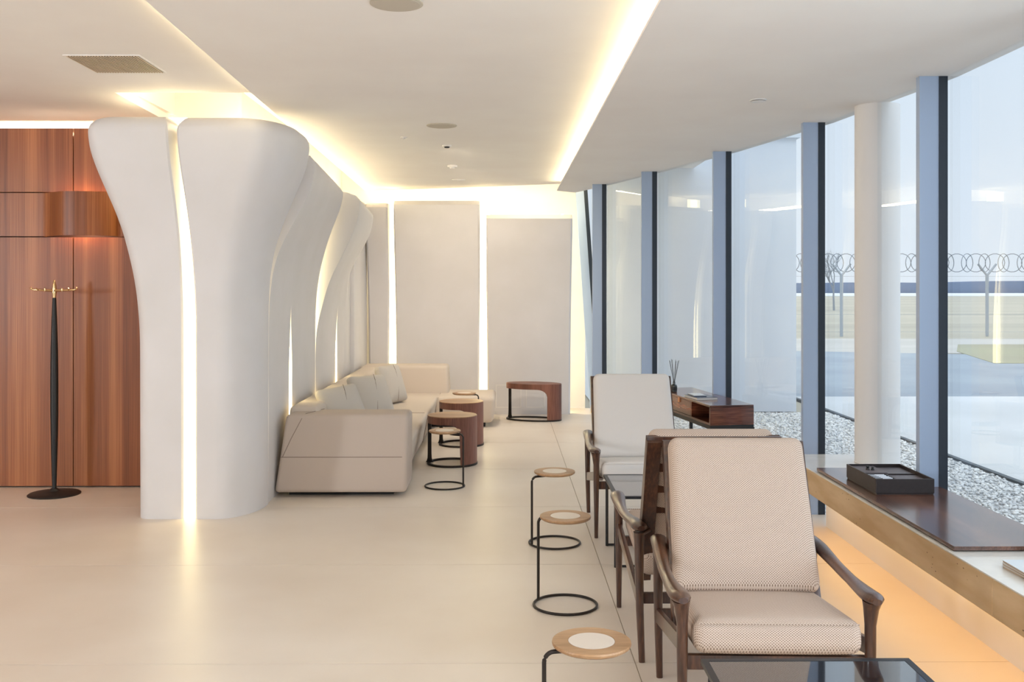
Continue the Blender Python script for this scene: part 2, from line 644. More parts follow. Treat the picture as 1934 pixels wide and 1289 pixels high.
strip('light_strip', 0.66, 0.68, -4.8, 11.1, Z_SOF + 0.016, Z_SOF + 0.024, LED_COVE, 'warm light strip in the cove between centre ceiling and glazing soffit')
o = mesh_obj('light_strip', [(-1.62, 12.40, 2.74), (0.95, 11.62, 2.74), (0.95, 11.66, 2.74), (-1.62, 12.44, 2.74),
                             (-1.62, 12.40, 2.77), (0.95, 11.62, 2.77), (0.95, 11.66, 2.77), (-1.62, 12.44, 2.77)],
             [(0, 1, 2, 3), (4, 5, 6, 7), (0, 1, 5, 4), (1, 2, 6, 5), (2, 3, 7, 6), (3, 0, 4, 7)], LED_COVE)
tag(o, 'warm light strip along the ceiling edge over the back wall panels', 'light strip')
strip('light_strip', -1.86, -1.82, 6.75, 12.2, 2.52, 2.55, LED_COVE, 'warm light strip above the wavy panels along the sofa wall')
o = tube('light_strip', [(-1.512, 4.3, 2.728), (-1.535, 5.2, 2.728), (-1.566, 6.3, 2.728)], 0.005, EDGE_FILL, None, 4)  # hidden strip added so the left ceiling reads lighter along the slab edge
tag(o, 'hidden added light strip lightening the left ceiling along the centre ceiling edge', 'light strip')
strip('light_strip', -2.42, -1.86, 6.70, 6.74, 2.62, 2.645, LED_COVE, 'warm light strip in the ceiling recess over the two-leaf pillar')
strip('light_strip', -8.4, -2.45, 7.56, 7.58, 2.66, 2.68, LED_COVE, 'warm light strip over the top of the wood veneer wall')

# ================================================================== walls
struct(box('wall_left', -8.6, -8.5, -5, 7.7, 0, 3.0, M['plaster']))
struct(box('wall_rear', -8.6, 2.4, -5.1, -5.0, 0, 3.0, M['plaster']))
struct(box('wall_back', -2.3, 1.02, Y_BACK, Y_BACK + 0.1, 0, 3.05, M['plaster']))
struct(box('wall_sofa', -2.12, -2.02, 7.70, Y_BACK, 0, 3.05, M['plaster']))

# veneer wall with separate panels
vw = struct(box('wall_wood', -8.5, -2.02, 7.60, 7.70, 0, 2.70, M['gap']))
box('upper_wall', -8.5, -2.02, 7.60, 7.70, 2.70, 3.05, M['ceiling'], vw)
vx = [-3.238 + 1.1 * k for k in range(-5, 2)]
vx = [-8.5] + [x for x in vx if -8.4 < x < -2.1] + [-2.03]
ZB, ZM1, ZM2, ZT = 0.012, 1.888, 2.222, 2.705
g = 0.004
for i in range(len(vx) - 1):
    x0, x1 = vx[i] + g, vx[i + 1] - g
    box('panel', x0, x1, 7.52, 7.60, ZB, ZM1 - g, M['veneer'], vw)
    box('panel', x0, x1, 7.52, 7.555, ZM2 + g, ZT, M['veneer'], vw)
# the continuous band between the grooves, leaving room for the sconce
box('band', -8.5, -3.47, 7.52, 7.60, ZM1 + g, ZM2 - g, M['veneer'], vw)
box('band', -2.905, -2.03, 7.52, 7.60, ZM1 + g, ZM2 - g, M['veneer'], vw)

# wall sconce: the band swells forward in a wave
sconce = tag(empty('wall_sconce', (-3.19, 7.52, ZM1)), 'wave-shaped veneer wall sconce glowing above and below on the wood wall', 'sconce')
pts = []
for i in range(41):
    t = i / 40
    x = -0.28 + 0.565 * t
    if t < 0.42:
        s = t / 0.42
        y = -0.15 * (s * s * (3 - 2 * s))
    elif t < 0.62:
        y = -0.15 + 0.004 * math.sin((t - 0.42) / 0.2 * PI) * -1
    else:
        s = (t - 0.62) / 0.38
        y = -0.15 * math.sqrt(max(0, 1 - s ** 2.2))
    pts.append((x, y))
vs, fs = [], []
for th in (0.0, 0.012):
    for z in (0.004, ZM2 - ZM1 - 0.004):
        for x, y in pts:
            vs.append((x, min(y + th, 0.0 + th), z))
n = len(pts)
for i in range(n - 1):
    fs += [(i, i + 1, n + i + 1, n + i), (2 * n + i, 3 * n + i, 3 * n + i + 1, 2 * n + i + 1),
           (i, 2 * n + i, 2 * n + i + 1, i + 1), (n + i, n + i + 1, 3 * n + i + 1, 3 * n + i)]
mesh_obj('cover', vs, fs, M['veneer'], sconce, True).data.set_sharp_from_angle(angle=0.6)
box('lamp', -0.06, 0.14, -0.05, -0.03, 0.10, 0.235, LED_PINK, sconce)

# ================================================================== sculpted pillar (two leaves with a lit slit)
def loft_rings(name, rings, mat, parent=None, cap=True):
    n = len(rings[0])
    vs = [p for r in rings for p in r]
    fs = []
    for i in range(len(rings) - 1):
        for k in range(n):
            fs.append((i * n + k, i * n + (k + 1) % n, (i + 1) * n + (k + 1) % n, (i + 1) * n + k))
    if cap:
        fs.append(tuple(reversed(range(n))))
        fs.append(tuple((len(rings) - 1) * n + k for k in range(n)))
    bm = bmesh.new()
    bv = [bm.verts.new(v) for v in vs]
    for f in fs:
        bm.faces.new([bv[i] for i in f])
    return bm_obj(name, bm, mat, parent, autosmooth=38)


ZQ = np.linspace(0.0, 2.60, 80)
Yf = smooth_curve([0, 1.35, 1.75, 2.0, 2.25, 2.45, 2.60], [6.48, 6.48, 6.43, 6.36, 6.28, 6.24, 6.25], ZQ, 9)
S1 = smooth_curve([0, 1.5, 2.0, 2.45, 2.6], [-2.082, -2.082, -2.085, -2.105, -2.11], ZQ, 9)
S2 = smooth_curve([0, 1.5, 2.0, 2.45, 2.6], [-2.003, -2.003, -2.02, -2.05, -2.05], ZQ, 9)
RR = smooth_curve([0, 1.3, 1.5, 1.683, 1.856, 2.025, 2.227, 2.381, 2.48, 2.6], [-1.635, -1.632, -1.628, -1.608, -1.565, -1.50, -1.41, -1.352, -1.345, -1.35], ZQ, 7)
LL = smooth_curve([0, 1.2, 1.517, 1.72, 1.93, 2.16, 2.32, 2.455, 2.6], [-2.389, -2.392, -2.412, -2.445, -2.485, -2.56, -2.615, -2.64, -2.635], ZQ, 7)


def top_inset(z, zt, r):
    if z < zt - r:
        return 0.0
    s = (z - (zt - r)) / r
    return r * (1 - math.sqrt(max(0.0, 1 - s * s)))


def levels(zt, r):
    out = [z for z in ZQ if z < zt - r]
    out += [zt - r + r * math.sin(k / 10 * PI / 2) for k in range(11)]
    return out


rings = []
for z in levels(2.585, 0.11):
    ins = top_inset(z, 2.585, 0.11)
    f = np.interp(z, ZQ, Yf) + ins
    s2 = np.interp(z, ZQ, S2) + min(ins, 0.05) * 0.6
    r = np.interp(z, ZQ, RR) - ins
    rx, ry = 0.24, 0.42
    ring = [(s2, 6.93, z), (s2, f + 0.012, z), (s2 + 0.012, f, z)]
    for k in range(15):
        a = k / 14 * PI / 2
        ring.append((r - rx + rx * math.sin(a), f + ry - ry * math.cos(a), z))
    ring.append((r, 6.93, z))
    rings.append(ring)
pillar = tag(empty('sculpted_pillar', (0, 0, 0)), 'white sculpted pillar of two flared leaves split by a glowing slit', 'pillar')
loft_rings('leaf', rings, M['plaster'], pillar)
rings = []
for z in levels(2.59, 0.10):
    ins = top_inset(z, 2.59, 0.10)
    f = np.interp(z, ZQ, Yf) + ins + 0.004
    s1 = np.interp(z, ZQ, S1) - min(ins, 0.05) * 0.6
    l = np.interp(z, ZQ, LL) + ins
    ring = [(s1, 6.93, z), (l, 6.93, z)]
    for k in range(9):
        a = k / 8 * PI / 2
        ring.append((l + 0.09 - 0.09 * math.cos(a), f + 0.11 - 0.11 * math.sin(a), z))
    ring += [(s1 - 0.012, f, z), (s1, f + 0.012, z)]
    rings.append(list(reversed(ring)))
loft_rings('leaf', rings, M['plaster'], pillar)
box('light_slit', -2.10, -1.99, 6.515, 6.535, 0.0, 2.45, LED, pillar)

# ================================================================== wavy wall panels along the sofa
def wavy(name, prof_near, prof_far, yn, yf, mat, parent, ztn, ztf, slot_side=0, slot_top=1.36, back=-1.93, ny=14):
    nz = 60
    rings = []
    for j in range(ny + 1):
        t = j / ny
        ring = []
        zt = ztn * (1 - t) + ztf * t
        zs = np.linspace(0, zt, nz)
        xa = smooth_curve(*prof_near, zs, 7)
        xb = smooth_curve(*prof_far, zs, 7)
        xs = xa * (1 - t) + xb * t
        for z, x in zip(zs, xs):
            rr = 0.10
            ins = 0.0
            if z > zt - rr:
                s = (z - (zt - rr)) / rr
                ins = 0.16 * (1 - math.sqrt(max(0, 1 - s * s)))
            y0, y1 = yn, yf
            w = 0.055 * min(1.0, max(0.0, (slot_top - z) / 0.45)) if slot_side else 0
            if slot_side == 1:
                y1 = yf - w
            elif slot_side == -1:
                y0 = yn + w
            ring.append((x - ins, y0 + (y1 - y0) * t, z))
        yl = ring[-1][1]
        ring.append((back, yl, zt))
        ring.append((back, ring[0][1], 0))
        rings.append(ring)
    return loft_rings(name, rings, mat, parent)


N2 = ([0, 1.3, 1.485, 1.714, 1.859, 2.088, 2.232, 2.317, 2.5], [-1.645, -1.642, -1.634, -1.597, -1.527, -1.397, -1.327, -1.315, -1.33])
F2 = ([0, 1.3, 1.556, 1.773, 2.027, 2.248, 2.318, 2.5], [-1.662, -1.66, -1.64, -1.594, -1.514, -1.42, -1.405, -1.42])
N3 = ([0, 1.0, 1.169, 1.571, 1.85, 2.106, 2.18, 2.4], [-1.675, -1.675, -1.662, -1.553, -1.406, -1.292, -1.28, -1.29])
F3 = ([0, 1.3, 1.627, 1.82, 1.99, 2.186, 2.4], [-1.656, -1.654, -1.61, -1.532, -1.41, -1.345, -1.36])


def mix(p, q, t):
    zs = np.linspace(0, 2.5, 40)
    return (zs, np.interp(zs, *p) * (1 - t) + np.interp(zs, *q) * t)


wp2 = tag(empty('wavy_wall_panel'), 'white wavy wall panel nearer the pillar, with a pointed glowing slit behind the sofa arm', 'wall panel', 'wavy panels along the sofa wall')
t2 = (7.73 - 6.98) / (8.80 - 6.98)
m2 = mix(N2, F2, t2)
zt2 = 2.47 * (1 - t2) + 2.43 * t2
wavy('leaf', N2, m2, 6.98, 7.73, M['plaster'], wp2, 2.47, zt2, 1, 1.36)
wavy('leaf', m2, F2, 7.73, 8.80, M['plaster'], wp2, zt2, 2.43, -1, 1.36)
box('light_slit', -1.678, -1.668, 7.66, 7.81, 0.0, 1.38, LED, wp2)
wp3 = tag(empty('wavy_wall_panel'), 'white wavy wall panel farther along the sofa, flaring widest just before the corner', 'wall panel', 'wavy panels along the sofa wall')
t3 = (9.90 - 8.88) / (10.36 - 8.88)
m3 = mix(N3, F3, t3)
zt3 = 2.37 * (1 - t3) + 2.34 * t3
wavy('leaf', N3, m3, 8.88, 9.90, M['plaster'], wp3, 2.37, zt3, 1, 1.32)
wavy('leaf', m3, F3, 9.90, 10.36, M['plaster'], wp3, zt3, 2.34, -1, 1.32)
box('light_slit', -1.685, -1.675, 9.83, 9.98, 0.0, 1.34, LED, wp3)
strip('light_slit', -1.70, -1.69, 8.79, 8.89, 0.0, 2.2, LED, 'tall thin glowing slit between the two wavy panels', 'light strip')
strip('light_slit', -1.80, -1.76, 6.945, 6.965, 0.3, 2.3, LED, 'glowing slit between the pillar and the first wavy panel', 'light strip')
cp1 = box('flat_wall_panel', -1.95, -1.665, 10.42, 10.84, 0, 2.42, M['plaster'], None, 0.012)
tag(cp1, 'narrow flat white wall panel just past the farther wavy panel', 'wall panel')
cp2 = box('flat_wall_panel', -1.95, -1.625, 10.86, 11.86, 0, 2.50, M['plaster'], None, 0.012)
tag(cp2, 'flat white wall panel filling the corner beside the back wall', 'wall panel')

# ================================================================== back wall panels
def back_panel(x0, x1, zt, label, flare=0.22):
    nz = 50
    zs = np.linspace(0.0, zt, nz)
    ys = smooth_curve([0, 1.1, 1.6, zt - 0.35, zt - 0.1, zt], [11.85, 11.85, 11.83 - flare * 0.1, 11.85 - flare * 0.85, 11.85 - flare, 11.85 - flare * 0.97], zs, 9)
    fl = np.interp(zs, [0, 0.8, 1.6, 2.2], [0.0, 0.004, 0.012, 0.012])
    rings = []
    for z, y, d in zip(zs, ys, fl):
        ins = top_inset(z, zt, 0.06) if z > zt - 0.06 else 0
        rings.append([(x0 - d, 11.96, z), (x0 - d, y + 0.02 + ins, z), (x0 - d + 0.02, y + ins, z), (x1 + d - 0.02, y + ins, z), (x1 + d, y + 0.02 + ins, z), (x1 + d, 11.96, z)])
    r = empty('back_wall_panel')
    loft_rings('leaf', rings, M['plaster'], r)
    return tag(r, label, 'wall panel')


back_panel(-1.60, -1.368, 2.50, 'narrowest flared white panel in the left corner of the back wall')
back_panel(-1.275, -0.292, 2.53, 'tall wide flared white back wall panel behind the sofa end')
bp = back_panel(-0.192, 0.795, 2.365, 'wide flared white back wall panel, the lower one, behind the oval table')
# access hatches set in the lower panel
for (hx0, hx1) in ((-0.09, 0.21), (0.27, 0.49)):
    bm = bmesh.new()
    for (a0, a1, b0, b1) in ((hx0, hx1, 0.08, 0.086), (hx0, hx1, 0.345, 0.351), (hx0, hx0 + 0.006, 0.08, 0.351), (hx1 - 0.006, hx1, 0.08, 0.351)):
        add_box(bm, a0, a1, 11.846, 11.852, b0, b1)
    bm_obj('hatch_frame', bm, M['ceiling'], bp)
box('shadow_gap', -0.18, 0.79, 11.86, 11.95, -0.003, 0.004, M['gap'], bp)
strip('light_slit', -1.40, -1.24, 11.93, 11.945, 0.0, 2.66, LED, 'glowing slit left of the tall back wall panel', 'light strip')
strip('light_slit', -0.32, -0.16, 11.93, 11.945, 0.0, 2.60, LED, 'glowing slit between the two wide back wall panels', 'light strip')
strip('light_slit', 0.70, 0.72, 12.00, 12.02, 0.0, 2.40, LED_COVE, 'vertical light strip hidden behind the lower back wall panel edge', 'light strip')

# ================================================================== windows
win_i = [0]


def mullion(parent, p, tdir, z0, z1, lean=0.0, glass_w=0.0):
    """fin standing inward from the glass line at p; tdir = unit direction of the facade there"""
    tx, ty = tdir
    nx, ny = -ty, tx           # interior normal (left of travel direction)
    if nx > 0:
        nx, ny = -nx, -ny

    def quad(a0, a1, b0, b1, name, mat):
        # a along interior normal, b along facade
        vs = []
        for z, sh in ((z0, 0.0), (z1, lean)):
            for a, b in ((a0, b0), (a1, b0), (a1, b1), (a0, b1)):
                vs.append((p[0] + nx * a + tx * b + sh, p[1] + ny * a + ty * b, z))
        bm = bmesh.new()
        bv = [bm.verts.new(v) for v in vs]
        for f in ((3, 2, 1, 0), (4, 5, 6, 7), (0, 1, 5, 4), (1, 2, 6, 5), (2, 3, 7, 6), (3, 0, 4, 7)):
            bm.faces.new([bv[i] for i in f])
        return bm_obj(name, bm, mat, parent)
    quad(0.045, 0.145, -0.022, 0.022, 'mullion', M['alu'])
    quad(0.0, 0.045, -0.026, 0.026, 'mullion_gasket', M['navy'])


def pane(parent, a, b, z0, z1, th=0.02):
    d = Vector((b[0] - a[0], b[1] - a[1], 0)).normalized()
    nrm = Vector((-d.y, d.x, 0))
    e = 0.026
    pa = Vector((a[0], a[1], 0)) + d * e
    pb = Vector((b[0], b[1], 0)) - d * e
    vs = []
    for z in (z0, z1):
        for q in (pa - nrm * th / 2 * -1, pb - nrm * th / 2 * -1, pb - nrm * th / 2, pa - nrm * th / 2):
            vs.append((q.x, q.y, z))
    bm = bmesh.new()
    bv = [bm.verts.new(v) for v in vs]
    for f in ((3, 2, 1, 0), (4, 5, 6, 7), (0, 1, 5, 4), (1, 2, 6, 5), (2, 3, 7, 6), (3, 0, 4, 7)):
        bm.faces.new([bv[i] for i in f])
    return bm_obj('pane', bm, M['glass'], parent)


for i in range(len(FAC) - 1, 1, -1):
    a, b = FAC[i - 1], FAC[i]
    w = struct(empty('window_%d' % (len(FAC) - i)))
    d = Vector((b[0] - a[0], b[1] - a[1])).normalized()
    mullion(w, b, (0.0, 1.0), 0.0, Z_SOF + 0.02)
    pane(w, a, b, -0.05, Z_SOF + 0.05)
# end bay with the leaning mullion
wE = struct(empty('window_%d' % (len(FAC))))
mullion(wE, (1.205, 12.12), (0.0, 1.0), 0.0, Z_SOF + 0.1, lean=-0.185)
pane(wE, FAC[-1], (1.19, 12.1), -0.05, Z_SOF + 0.3)
box('foot_plate', 1.055, 1.095, 11.98, 12.02, 0.0, 0.085, M['brassfoot'], wE)
box('foot_plate', 0.935, 0.985, 10.40, 10.44, 0.0, 0.085, M['brassfoot'], wE)

# ================================================================== stone window bench
bench = tag(empty('window_bench', (0, 0, 0)), 'long travertine window bench with polished top, lit amber from beneath', 'bench')
bx0, bx1 = 1.775, 2.262
for k, (ya, yb) in enumerate(((-1.2, 1.1), (1.1, 3.60), (3.60, 6.28))):
    box('stone_slab', bx0, bx1, ya + 0.001, yb - 0.001, 0.305, 0.445, M['travertine'], bench, 0.003, 1)
    box('stone_top', bx0, bx1, ya + 0.001, yb - 0.001, 0.445, 0.45, M['stone_top'], bench)
box('plinth', 2.03, 2.15, -1.2, 6.25, 0.0, 0.305, M['white'], bench)
strip('light_strip', 1.93, 1.97, -1.1, 6.2, 0.285, 0.30, LED_AMBER, 'amber light strip under the travertine window bench')

# round column standing behind the bench end
colm = empty('round_column', (2.36, 6.18, 0))
tag(colm, 'plain white round column rising from the bench to the soffit', 'column')
lathe('shaft', [(0.130, 0.0), (0.130, Z_SOF + 0.02)], M['white'], colm, 48)
bpy.data.objects['round_column'].location = (2.252, 5.98, 0.45)
for ch in colm.children:
    me = ch.data
    for v in me.vertices:
        if v.co.z > 1:
            v.co.z = Z_SOF - 0.45
lathe('base_ring', [(0.131, 0.0), (0.1325, 0.003), (0.131, 0.006)], M['white'], colm, 48)

# ================================================================== small C-shaped side tables
def side_table(x, y, ang, label, flip=1):
    """disc on a bent pole rising from a floor ring. ang: where the pole stands on the ring"""
    r = empty('side_table', (x, y, 0))
    tag(r, label, 'side table', 'small round C-shaped side tables')
    tr = 0.0062
    R = 0.149
    ring = [(R * math.cos(a), R * math.sin(a), tr) for a in np.linspace(0, 2 * PI, 48, endpoint=False)]
    tube('base_ring', ring, tr, M['bronze'], r, 10, True)
    px, py = R * math.cos(ang), R * math.sin(ang)
    qx, qy = 0.015 * math.cos(ang), 0.015 * math.sin(ang)
    path = [(px, py, 0.004), (px, py, 0.2), (px, py, 0.372)]
    for k in range(1, 7):
        a = k / 6 * PI / 2
        s = 0.03
        ux, uy = (qx - px), (qy - py)
        ln = math.hypot(ux, uy)
        ux, uy = ux / ln, uy / ln
        path.append((px + ux * s * (1 - math.cos(a)), py + uy * s * (1 - math.cos(a)), 0.372 + s * math.sin(a)))
    path.append((qx, qy, 0.402))
    tube('pole', path, 0.0068, M['bronze'], r, 10)
    top = lathe('table_top', [(0.0, 0.408), (0.108, 0.408), (0.119, 0.415), (0.121, 0.421), (0.1195, 0.426), (0.072, 0.426), (0.072, 0.4245), (0.0, 0.4245)], M['oak'], r, 56)
    lathe('inlay', [(0.0, 0.4245), (0.0705, 0.4245), (0.0705, 0.4262), (0.0, 0.4262)], M['ceramic'], top, 48)
    return r


side_table(0.268, 3.03, math.radians(192), 'small round oak side table nearest the camera, cut off by the lower edge')
side_table(0.292, 4.70, math.radians(147), 'small round oak side table, second from the camera, beside the armchairs')
side_table(0.300, 5.85, math.radians(205), 'small round oak side table, third from the camera, level with the white armchair')
side_table(-0.445, 7.54, math.radians(-18), 'small round oak side table in front of the near sofa arm')
side_table(-0.405, 10.25, math.radians(12), 'small round oak side table against the sofa chaise, mostly hidden')

# ================================================================== drum tables
def drum_table(x, y, a, b, h, rz, label, mat_top, ap=0.055, post_ang=PI, half=62):
    r = empty('drum_table', (x, y, 0), rz)
    tag(r, label, 'coffee table')
    n = 96
    # shell: apron all round, solid leg over the right hand part with a rounded inside corner
    half = math.radians(half)           # half width of the solid part, centred on angle 0
    cr = math.radians(26)
    zt = h - 0.006

    def zlow(ang):
        d = abs((ang + PI) % (2 * PI) - PI)
        if d <= half:
            return 0.018
        if d <= half + cr:
            s = (d - half) / cr
            top = zt - ap
            return top - 0.085 + 0.085 * math.sqrt(max(0, 1 - (1 - s) ** 2)) if s > 0 else 0.018
        return zt - ap
    angs = sorted(list(np.linspace(-PI, PI, n, endpoint=False)) + [half + 1e-4, -half - 1e-4, half, -half])
    vs, fs = [], []
    m = len(angs)
    for ang in angs:
        c, s = math.cos(ang), math.sin(ang)
        zl = zlow(ang)
        for (k, z) in ((1.0, zl), (1.0, zt), (0.93, zt), (0.93, zl)):
            vs.append((a * k * c, b * k * s, z))
    for i in range(m):
        j = (i + 1) % m
        for k in range(4):
            fs.append((i * 4 + k, j * 4 + k, j * 4 + (k + 1) % 4, i * 4 + (k + 1) % 4))
    o = mesh_obj('wood_shell', vs, fs, M['walnut_v'], r, True)
    o.data.set_sharp_from_angle(angle=0.6)
    lathe('table_top', [(0.0, h - 0.008), (0.985, h - 0.008), (1.0, h - 0.004), (0.985, h), (0.0, h)], mat_top, r, 72, (0, 0, 0), a, b)
    ring = [(a * 0.965 * math.cos(t), b * 0.965 * math.sin(t), 0.009) for t in np.linspace(0, 2 * PI, 64, endpoint=False)]
    tube('base_ring', ring, (0.012, 0.009), M['bronze'], r, 8, True, 'box')
    px, py = a * 0.93 * math.cos(post_ang), b * 0.93 * math.sin(post_ang)
    path, rad = [], []
    for z, w in ((0.010, 0.034), (0.022, 0.026), (0.045, 0.019), (0.08, 0.017), (0.2, 0.016), (h - 0.03, 0.016)):
        path.append((px, py, z))
        rad.append((w, 0.008))
    tube('post', path, rad, M['bronze'], r, 8, False, 'box', True, (math.sin(post_ang), -math.cos(post_ang), 0))
    return r


drum_table(-0.438, 8.52, 0.212, 0.212, 0.42, math.radians(-7), 'round drum coffee table with pale top, nearer of the pair by the sofa', M['oak'], 0.06)
drum_table(-0.405, 9.56, 0.212, 0.212, 0.42, math.radians(-7), 'round drum coffee table with pale top, farther of the pair by the sofa', M['oak'], 0.06)
drum_table(0.345, 11.36, 0.325, 0.18, 0.42, math.radians(-18), 'oval walnut drum table standing alone by the back wall', M['walnut_v'], 0.055, math.radians(168), 50)

# ================================================================== sofa
sofa = tag(empty('corner_sofa', (0, 0, 0)), 'large L-shaped beige upholstered sofa with stitched seams along the panel wall', 'sofa')
hexa('seat', (-1.60, -0.76, 7.30, 11.50), (-1.60, -0.705, 7.30, 11.50), 0.05, 0.335, M['sofa'], sofa, 0.035, 4)
hexa('chaise', (-0.76, -0.11, 10.70, 11.50), (-0.76, -0.085, 10.665, 11.50), 0.05, 0.335, M['sofa'], sofa, 0.05, 4)
hexa('arm', (-1.640, -0.695, 7.13, 7.60), (-1.575, -0.69, 7.22, 7.56), 0.035, 0.585, M['sofa_dark'], sofa, 0.03, 4)
hexa('backrest', (-1.638, -1.28, 7.30, 11.45), (-1.59, -1.38, 7.42, 11.45), 0.05, 0.625, M['sofa'], sofa, 0.035, 4)
hexa('backrest', (-1.615, -0.60, 11.06, 11.56), (-1.59, -0.625, 11.10, 11.50), 0.05, 0.635, M['sofa'], sofa, 0.035, 4)
box('plinth', -1.56, -0.80, 7.25, 11.4, 0.0, 0.055, M['black'], sofa)
box('plinth', -0.80, -0.2, 10.80, 11.4, 0.0, 0.055, M['black'], sofa)
# stitched seams
tube('seam', [(-1.600, 7.171, 0.285), (-0.73, 7.171, 0.285)], 0.0028, M['seam'], sofa, 6)
tube('seam', [(-1.59, 7.171, 0.285), (-1.53, 7.193, 0.42), (-1.46, 7.216, 0.557), (-1.44, 7.26, 0.586), (-1.36, 7.56, 0.586)], 0.0025, M['seam'], sofa, 6)
tube('seam', [(-1.57, 7.226, 0.564), (-0.72, 7.226, 0.564)], 0.0022, M['seam'], sofa, 6)
tube('seam', [(-0.70, 10.66, 0.325), (-0.70, 11.06, 0.337)], 0.0025, M['seam'], sofa, 6)
tube('seam', [(-1.28, 9.3, 0.336), (-0.74, 9.3, 0.336), (-0.706, 9.3, 0.31), (-0.755, 9.3, 0.06)], 0.0025, M['seam'], sofa, 6)


def cushion(x, y, z, w, h, t, rx, rz, ry, label):
    def warp(v):
        k = (abs(v.x) / (w / 2)) ** 2 * (abs(v.z) / (h / 2)) ** 2
        return Vector((v.x * (1 + 0.03 * k), v.y * (1 - 0.35 * max((abs(v.x) * 2 / w) ** 3, (abs(v.z) * 2 / h) ** 3)), v.z * (1 + 0.03 * k)))
    o = empty('cushion', (x, y, z))
    o.rotation_mode = 'XYZ'
    o.rotation_euler = (rx, ry, rz)
    rounded('pillow', (w / 2, t / 2, h / 2), t * 0.33, M['pillow'], o, 12, (0, 0.03, 0), warp)
    y0 = -t / 2 - 0.029
    tube('seam', [(0.05 * s_, -(t / 2 + 0.028) * (1 - abs(s_) ** 3 * 0.36), s_ * h * 0.49) for s_ in np.linspace(-1, 1, 15)], 0.0022, M['seam'], o, 6)
    tag(o, label, 'cushion', 'scatter cushions on the sofa')
    return o


cushion(-1.265, 7.86, 0.545, 0.36, 0.38, 0.10, math.radians(-30), math.radians(42), math.radians(-6), 'pale grey scatter cushion nearest the sofa arm')
cushion(-1.16, 8.75, 0.535, 0.40, 0.41, 0.11, math.radians(-24), math.radians(48), 0, 'pale grey scatter cushion in the middle of the three')
cushion(-1.14, 10.10, 0.53, 0.38, 0.38, 0.11, math.radians(-18), math.radians(66), 0, 'pale grey scatter cushion nearest the back corner')

